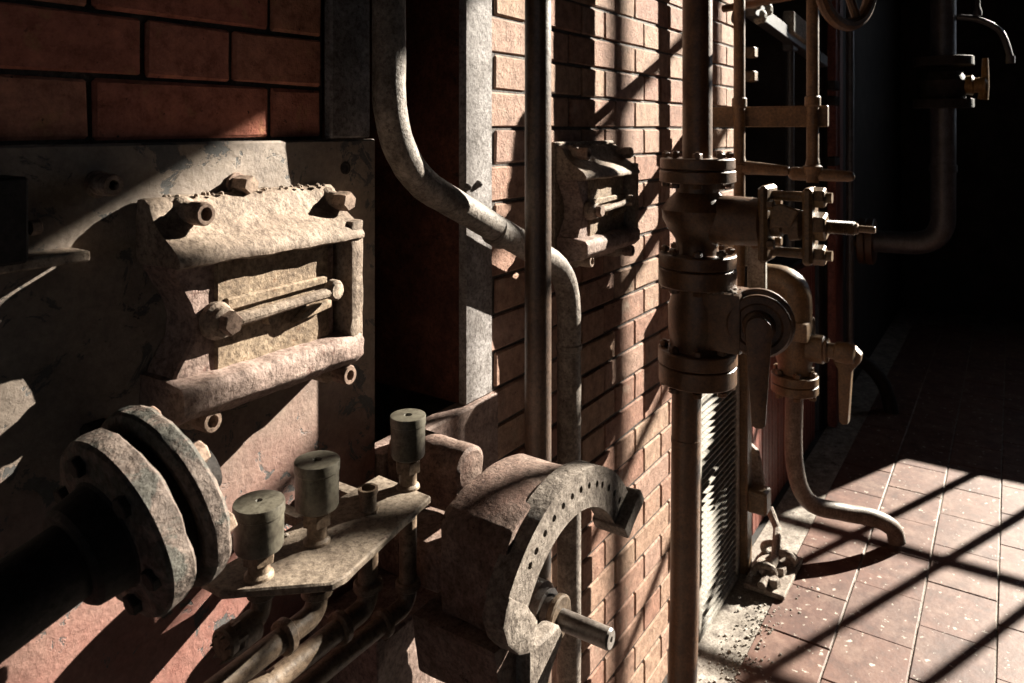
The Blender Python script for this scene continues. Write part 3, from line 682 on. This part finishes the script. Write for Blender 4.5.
# ------------------------------------------------------------------ rods, crossbar and lever bar behind the valve
RX = 2.50
t = thing('valve_yoke_frame', 'two upright rods with a flat tan crossbar and rounded lever bar behind the riser', 'yoke', (RX, -.2, 1.5))
MB().box(RX-.012, RX+.012, -.402, 0.0, 1.703, 1.771, .003).build('crossbar', M['tan'], t)
for (yy, zl) in ((-.133, 1.10), (-.362, 1.53)):
    rd = MB().cyl((RX-.030, yy, zl), (RX-.030, yy, 2.9), .0185, n=18).build('rod', M['tan'], t)
    MB().cyl((RX-.030, yy, 1.766), (RX-.030, yy, 1.80), .024, n=18, ch=.004).build('rod_collar', M['tan'], rd)
    MB().lathe((RX-.030, yy, 1.55), (0, 0, 1), [(0, .022), (.03, .03), (.035, .022), (.06, .018)], 18).build('rod_boss', M['tan'], rd)
def capsule(p0, p1, r0, r1):
    p0, p1 = Vector(p0), Vector(p1); L = (p1-p0).length
    return MB().lathe(p0, p1-p0, [(0, r0*.3), (.006, r0*.75), (.016, r0), (L*.5, (r0+r1)/2), (L-.016, r1), (L-.005, r1*.75), (L, r1*.3)], 18)
capsule((RX-.03, -.105, 1.572), (RX-.03, -.295, 1.564), .024, .017).build('lever_arm', M['tan'], t)
capsule((RX-.02, -.285, 1.556), (RX-.02, -.482, 1.552), .022, .017).build('lever_arm', M['tan'], t)
# wall clamp under the rod
cp = at(752, 275, -.12)
t = thing('wall_clamp', 'small pale bracket clamped to the rod beside the gate valve', 'bracket', (RX, -.1, 1.2))
MB().box(RX-.0, RX+.05, -.165, 0.0, 1.24, 1.31, .006).build('arm', M['louver'], t)
MB().box(RX-.005, RX+.02, -.21, -.15, 1.12, 1.36, .005).build('jaw', M['louver'], t)
for z in (1.16, 1.32): MB().hexnut((RX-.005, -.18, z), (-1, 0, 0), .016, .02).build('bolt', M['tan'], t)
# handwheel overhead
hwp = at(846, -14, -.46)
t = thing('handwheel', 'dark red handwheel rim just below the top edge, right of the rods', 'handwheel', hwp)
hax = Vector((-.5, -1, 0)).normalized()
MB().torus(hwp, hax, .118, .020).build('rim', M['brown'], t)
_, e1, e2 = frame(hax)
for k in range(4):
    a = k*math.pi/2+.5; d = e1*math.cos(a)+e2*math.sin(a)
    MB().tube([hwp+d*.02, hwp+d*.115], .014, 10).build('spoke', M['brown'], t)
MB().lathe(hwp-hax*.03, hax, [(0, .028), (.055, .028), (.06, .02)], 18).build('wheel_hub', M['brown'], t)
MB().cyl(hwp-hax*.03, hwp-hax*.5, .014, n=12).build('wheel_stem', M['brown'], t)

# ------------------------------------------------------------------ louvre grille
LX0, LX1, LZ1 = 2.420, 2.820, .800
t = thing('louvre_grille', 'pale metal louvre grille with level slats low on the brick wall', 'grille', ((LX0+LX1)/2, -.01, 0))
m = MB(); m.box(LX0-.02, LX0+.006, -.022, 0.0, 0.0, LZ1, .002); m.box(LX1-.006, LX1+.02, -.022, 0.0, 0.0, LZ1, .002)
m.box(LX0, LX1, -.022, 0.0, LZ1-.02, LZ1, .002); m.box(LX0, LX1, -.022, 0.0, 0.0, .02, .002); m.build('grille_frame', M['louver'], t)
MB().box(LX0, LX1, -.004, 0.0, 0.02, LZ1-.02).build('dark_backing', M['black'], t)
sl_me = MB().prism([(-.017, 0), (-.017, .003), (-.004, .006), (-.004, .002)], (LX0+.004, 0, 0), (0, 1, 0), gz, (LX1-LX0-.008, 0, 0)).mesh('slat', M['louver'], ((LX0+LX1)/2, -.01, 0))
z = .026
while z < LZ1-.035:
    o = bpy.data.objects.new('slat', sl_me); C.objects.link(o); o.parent = t; o.location = (0, 0, z); z += .0225
t = thing('door_post', 'narrow brown iron post with a clamp block right of the louvre grille', 'post', (2.90, -.03, 0))
MB().box(2.858, 2.925, -.045, 0.02, 0.0, 1.05, .006).build('post', M['tan'], t)
MB().box(2.865, 2.935, -.115, -.04, .24, .33, .008).build('clamp_block', M['tan'], t)
MB().prism([(0, 0), (.05, 0), (.06, .10), (.04, .22), (0, .25)], (2.95, -.02, .22), (0, -1, 0), gz, (.03, 0, 0), .005).build('hinge_lug', M['rubble'], t)

# ------------------------------------------------------------------ boarded bay beyond the bricks
t = thing('boarded_panel', 'dull red vertical board panel beyond the louvre grille', 'panelling', (3.7, 0.04, 0))
bd_me = MB().box(-.0245, .0245, -.0, .02, 0.0, .955, .004).mesh('board', M['redboard'])
k = 0
x = 2.97
while x < 4.35:
    o = bpy.data.objects.new('board', bd_me); C.objects.link(o); o.parent = t; o.location = (x-3.7, 0.02-.04+random.uniform(-.0015, .0015), 0); x += .052
MB().box(2.945, 4.37, .004, .05, .955, .99, .004).build('cap_rail', M['redboard'], t)
bay = MB(); bay.box(2.94, WX, .55, .60, 0, 5.6); bay.box(2.935, 2.96, .02, .55, 1.1, 5.6); bay.box(4.45, 4.6, .02, .55, 0, 5.6); bay.box(2.94, 4.5, .055, .55, .96, 1.0)
bay.box(4.6, WX, .0, .05, 0, 5.6)
struct(bay.build('wall_bay', M['soot_low_bounce']))
t = thing('steel_post', 'dull pinkish steel post standing in the dark bay', 'post', (4.0, .0, 0))
pp = at(835, 100, -.02); MB().box(pp.x-.14, pp.x+.08, -.05, -.004, 0.0, 5.5, .004).build('flange', M['redboard'], t)
for py in (85, 100, 160): 
    q = at(826, py, -.03); MB().box(q.x-.08, q.x+.06, -.09, -.05, q.z-.03, q.z+.02, .005).build('hinge', M['black'], t)
t = thing('thin_conduit', 'thin blue-grey upright conduit in front of the dark opening', 'conduit', (3.5, .0, 1.1))
q = at(790, 100, -.01); MB().cyl((q.x, -.01, 1.14), (q.x, -.01, 2.12), .020, n=14).build('conduit_tube', M['bluegrey'], t)
MB().box(q.x-.05, q.x+.05, -.035, .015, 2.06, 2.16, .006).build('conduit_clamp', M['bluegrey'], t)
q = at(850, 100, -.10)
o = MB().cyl((q.x, -.10, 0.3), (q.x, -.10, 5.5), .022, n=14).build('far_conduit', M['bluegrey'], loc=(q.x, -.10, .3)); tag(o, 'thin dark upright conduit right of the pinkish post', 'conduit')
t = thing('rail_beam', 'pale angled beam with bolt heads at the top of the dark opening', 'beam', (3.5, 0, 2.1))
r0, r1 = at(748, 8, -.02), at(822, 62, -.02)
dv = (r1-r0); Ln = dv.length; ang = math.atan2(dv.z, dv.x)
Mx = Matrix.Translation(r0) @ Matrix.Rotation(-ang, 4, 'Y')
MB().box(0, Ln, -.03, .02, -.03, .03, .004, Mx).build('beam_bar', M['bluegrey'], t)
MB().box(Ln*.38, Ln*.66, -.05, .0, .0, .10, .006, Mx).build('gusset', M['louver'], t)
for (px, py) in ((752, 4), (763, 10), (757, 17)):
    p = at(px, py, -.03); MB().lathe(p, (-.3, -1, 0), [(0, .030), (.03, .026), (.04, .010)], 12).build('bolt_head', M['louver'], t)
for py in (52, 76):
    p = at(752, py, -.01); o = MB().box(p.x, p.x+.05, -.02, .02, p.z-.022, p.z+.022, .005).build('iron_stub', M['tan'], loc=p)
    tag(o, 'small tan iron stub at the edge of the dark opening, ' + ('upper of two' if py == 52 else 'lower of two'), 'stub', 'iron stubs')

# ------------------------------------------------------------------ blow-off cock and its drain hose
BX, BY = 3.12, -.157
def zb(py, d=3.0): return EYE-(py-HORY)*d/F_PX
bc = thing('blow_off_cock', 'tan blow-off cock with an elbow, bolted flange and drooping handle', 'valve', (BX, BY, zb(393)))
MB().tube(fillet([(BX-.01, -.01, zb(283)), (BX-.01, BY+.0, zb(283)), (BX, BY, zb(330))], .12, 14), [.068]*17+[.062], 28).build('elbow', M['tan'], bc)
MB().box(BX-.075, BX+.075, BY-.065, BY+.065, zb(337), zb(318), .012, None, 2).build('upper_lug', M['tan'], bc)
MB().lathe((BX, BY, zb(372)), (0, 0, 1), [(0, .064), (.03, .064), (.05, .070), (.13, .070), (.15, .066), (zb(335)-zb(372), .066)], 28).build('body', M['tan'], bc)
for zz in (0, .037):
    m = MB(); flange(m, BX, BY, zb(391)+zz, .035, .090); m.build('flange', M['tan'], bc)
bolts(BX, BY, zb(392), zb(373)+.004, .072, 6, bc, M['tan'], .012)
MB().lathe((BX, BY-.05, zb(345)), ax, [(0, .055), (.06, .055), (.066, .048), (.075, .048)], 24).build('plug_boss', M['tan'], bc)
MB().lathe((BX, BY-.12, zb(345)), ax, [(0, .030), (.03, .03), (.035, .038), (.075, .042), (.10, .036), (.105, .02)], 20).build('plug_head', M['tan'], bc)
MB().prism([(-.03, .0), (-.03, .035), (.0, .05), (.06, .045), (.085, .02), (.08, -.01), (.05, -.05), (.038, -.255), (.016, -.262), (.004, -.25), (.0, -.05)], (BX, BY-.16, zb(350)), (0, -1, 0), gz, (.045, 0, 0), .008, 2).build('handle', M['tan'], bc)
hs = thing('drain_hose', 'grey-brown drain pipe curving down to the tiled floor in the sunlight', 'hose', (BX, BY, 0))
hend = Vector((3.36, -.465, .034))
hp = [Vector((BX, BY, zb(392))), Vector((BX, BY, .36)), Vector((3.17, -.20, .20)), Vector((3.27, -.31, .145)), Vector((3.345, -.41, .118)), Vector((3.40, -.475, .07)), Vector((3.41, -.49, .015))]
# smooth through the points
def catmull(P, n=8):
    out = []
    for i in range(len(P)-1):
        p0, p1, p2, p3 = P[max(i-1, 0)], P[i], P[i+1], P[min(i+2, len(P)-1)]
        for k in range(n):
            s = k/n; out.append(.5*((2*p1)+(p2-p0)*s+(2*p0-5*p1+4*p2-p3)*s*s+(3*p1-p0-3*p2+p3)*s**3))
    out.append(P[-1]); return out
MB().tube(catmull(hp), .034, 22).build('hose_tube', M['hose'], hs)
def at_x(px, py, X):
    u = (px-512)/F_PX; d = X/(CT+u*ST); return Vector((X, d*(ST-u*CT)-DIST, EYE-(py-HORY)*d/F_PX))
fh = MB().tube(catmull([at_x(838, 352, 5.0), at_x(866, 364, 5.0), at_x(884, 385, 5.0), at_x(892, 414, 5.0)]), .040, 14).build('far_hose', M['black'], loc=(5.0, -.2, 0))
tag(fh, 'dark hose arching to the floor in the shade beyond the blow-off cock', 'hose')

# floor scrap by the grille
sp = floor_p = Vector((2.98, -.10, 0))
t = thing('pipe_clamp_scrap', 'dusty rusted pipe clamp and bolts lying on the floor beside the grille', 'clamp', sp)
MB().box(sp.x-.20, sp.x+.10, -.20, -.05, 0.0, .018, .004).build('base_plate', M['rubble'], t, rough=(0.003, 20, 0.03))
for (x, y, r) in ((-.12, -.11, .034), (.0, -.15, .036), (.05, -.09, .030)):
    MB().torus((sp.x+x, y, .04), (1, .3, .5), r, .013, 20, 8).build('ring', M['rubble'], t, rough=(0.002, 40, 0.02))
for (x, y) in ((-.06, -.15), (.04, -.17), (-.15, -.15), (.07, -.12)):
    MB().hexnut((sp.x+x, y, .015), (0, 0, 1), .024, .03).build('nut', M['rubble'], t)
MB().tube([(sp.x-.2, -.12, .03), (sp.x-.05, -.13, .06), (sp.x+.10, -.10, .10), (sp.x+.13, -.06, .16)], .016, 10).build('bent_rod', M['rubble'], t)

# ------------------------------------------------------------------ tall pipe in the shade at the right
TX, TY = 4.85, -.558
def zt(py, d=4.21): return EYE-(py-HORY)*d/F_PX
t = thing('overhead_drop_pipe', 'tall blue-grey pipe in the dark, curving left at its foot', 'pipe', (TX, TY, zt(250)))
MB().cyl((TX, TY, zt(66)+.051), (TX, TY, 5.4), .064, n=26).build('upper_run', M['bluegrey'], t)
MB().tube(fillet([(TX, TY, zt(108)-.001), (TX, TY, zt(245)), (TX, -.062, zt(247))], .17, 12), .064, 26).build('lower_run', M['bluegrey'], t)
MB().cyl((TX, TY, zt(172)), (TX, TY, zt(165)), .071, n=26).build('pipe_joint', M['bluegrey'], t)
for yy in (-.21, -.166): MB().lathe((TX, yy, zt(247)), (0, 1, 0), [(0, .13), (.003, .135), (.035, .135), (.04, .13)], 28).build('flange', M['brown'], t)
MB().lathe((TX-.064, -.11, zt(248)), (-1, 0, 0), [(0, .022), (.02, .02), (.03, .01)], 14).build('brass_plug', M['brass'], t)
t = thing('flanged_stop_valve', 'dark flanged stop valve with a brass side handle on the tall pipe', 'valve', (TX, TY, zt(112)))
for py in (66, 108): 
    m = MB(); flange(m, TX, TY, zt(py), .05, .15); m.build('flange', M['black'], t)
MB().lathe((TX, TY, zt(106)), (0, 0, 1), [(0, .08), (.04, .11), (.14, .12), (.19, .09)], 26).build('body', M['black'], t)
MB().lathe((TX, TY-.09, zt(86)), ax, [(0, .05), (.05, .055), (.06, .04), (.11, .045), (.12, .03)], 18).build('side_spindle', M['brass'], t)
MB().tube([(TX, TY-.19, zt(100)), (TX, TY-.20, zt(85)), (TX, TY-.20, zt(60))], [.026, .02, .015], 12).build('side_handle', M['brass'], t)
t = thing('gooseneck_pipe', 'thin pale gooseneck pipe curving over at the upper right', 'pipe', (TX, TY-.12, zt(30)))
MB().tube(catmull([Vector((TX, TY-.07, zt(18))), Vector((TX, TY-.17, zt(22))), Vector((TX, TY-.27, zt(35))), Vector((TX, TY-.315, zt(60)))]), .016, 12).build('neck_tube', M['bluegrey'], t)
MB().lathe((TX, TY-.315, zt(66)), (0, 0, 1), [(0, .022), (.04, .022)], 12).build('tip', M['bluegrey'], t)
MB().lathe((TX, TY-.165, zt(18)), (0, 0, 1), [(0, .02), (.02, .022), (.05, .012), (.25, .012)], 14).build('knob_stem', M['bluegrey'], t)

# crumbled plaster along the foot of the wall
db = MB(); rnd = random.Random(21)
for k in range(420):
    x = rnd.uniform(2.15, 3.05); y = -.150+rnd.gauss(0, .035)*(1 if rnd.random() < .8 else 2.2); r = rnd.uniform(.0012, .0045)*(1 if rnd.random() < .95 else 1.8)
    if y > -.03 or (2.74 < x and -.22 < y): continue
    db.lathe((x, y, -.004 if y > -.165 else .0), (rnd.uniform(-.5, .5), rnd.uniform(-.5, .5), 1), [(-.002, r), (r*.45, r*.8), (r*.7, 0)], 6, rnd.random())
o = db.build('plaster_crumbs', M['crumb'], loc=(2.6, -.15, 0)); tag(o, 'pale plaster crumbs scattered on the floor along the foot of the wall', 'debris'); o['kind'] = 'stuff'
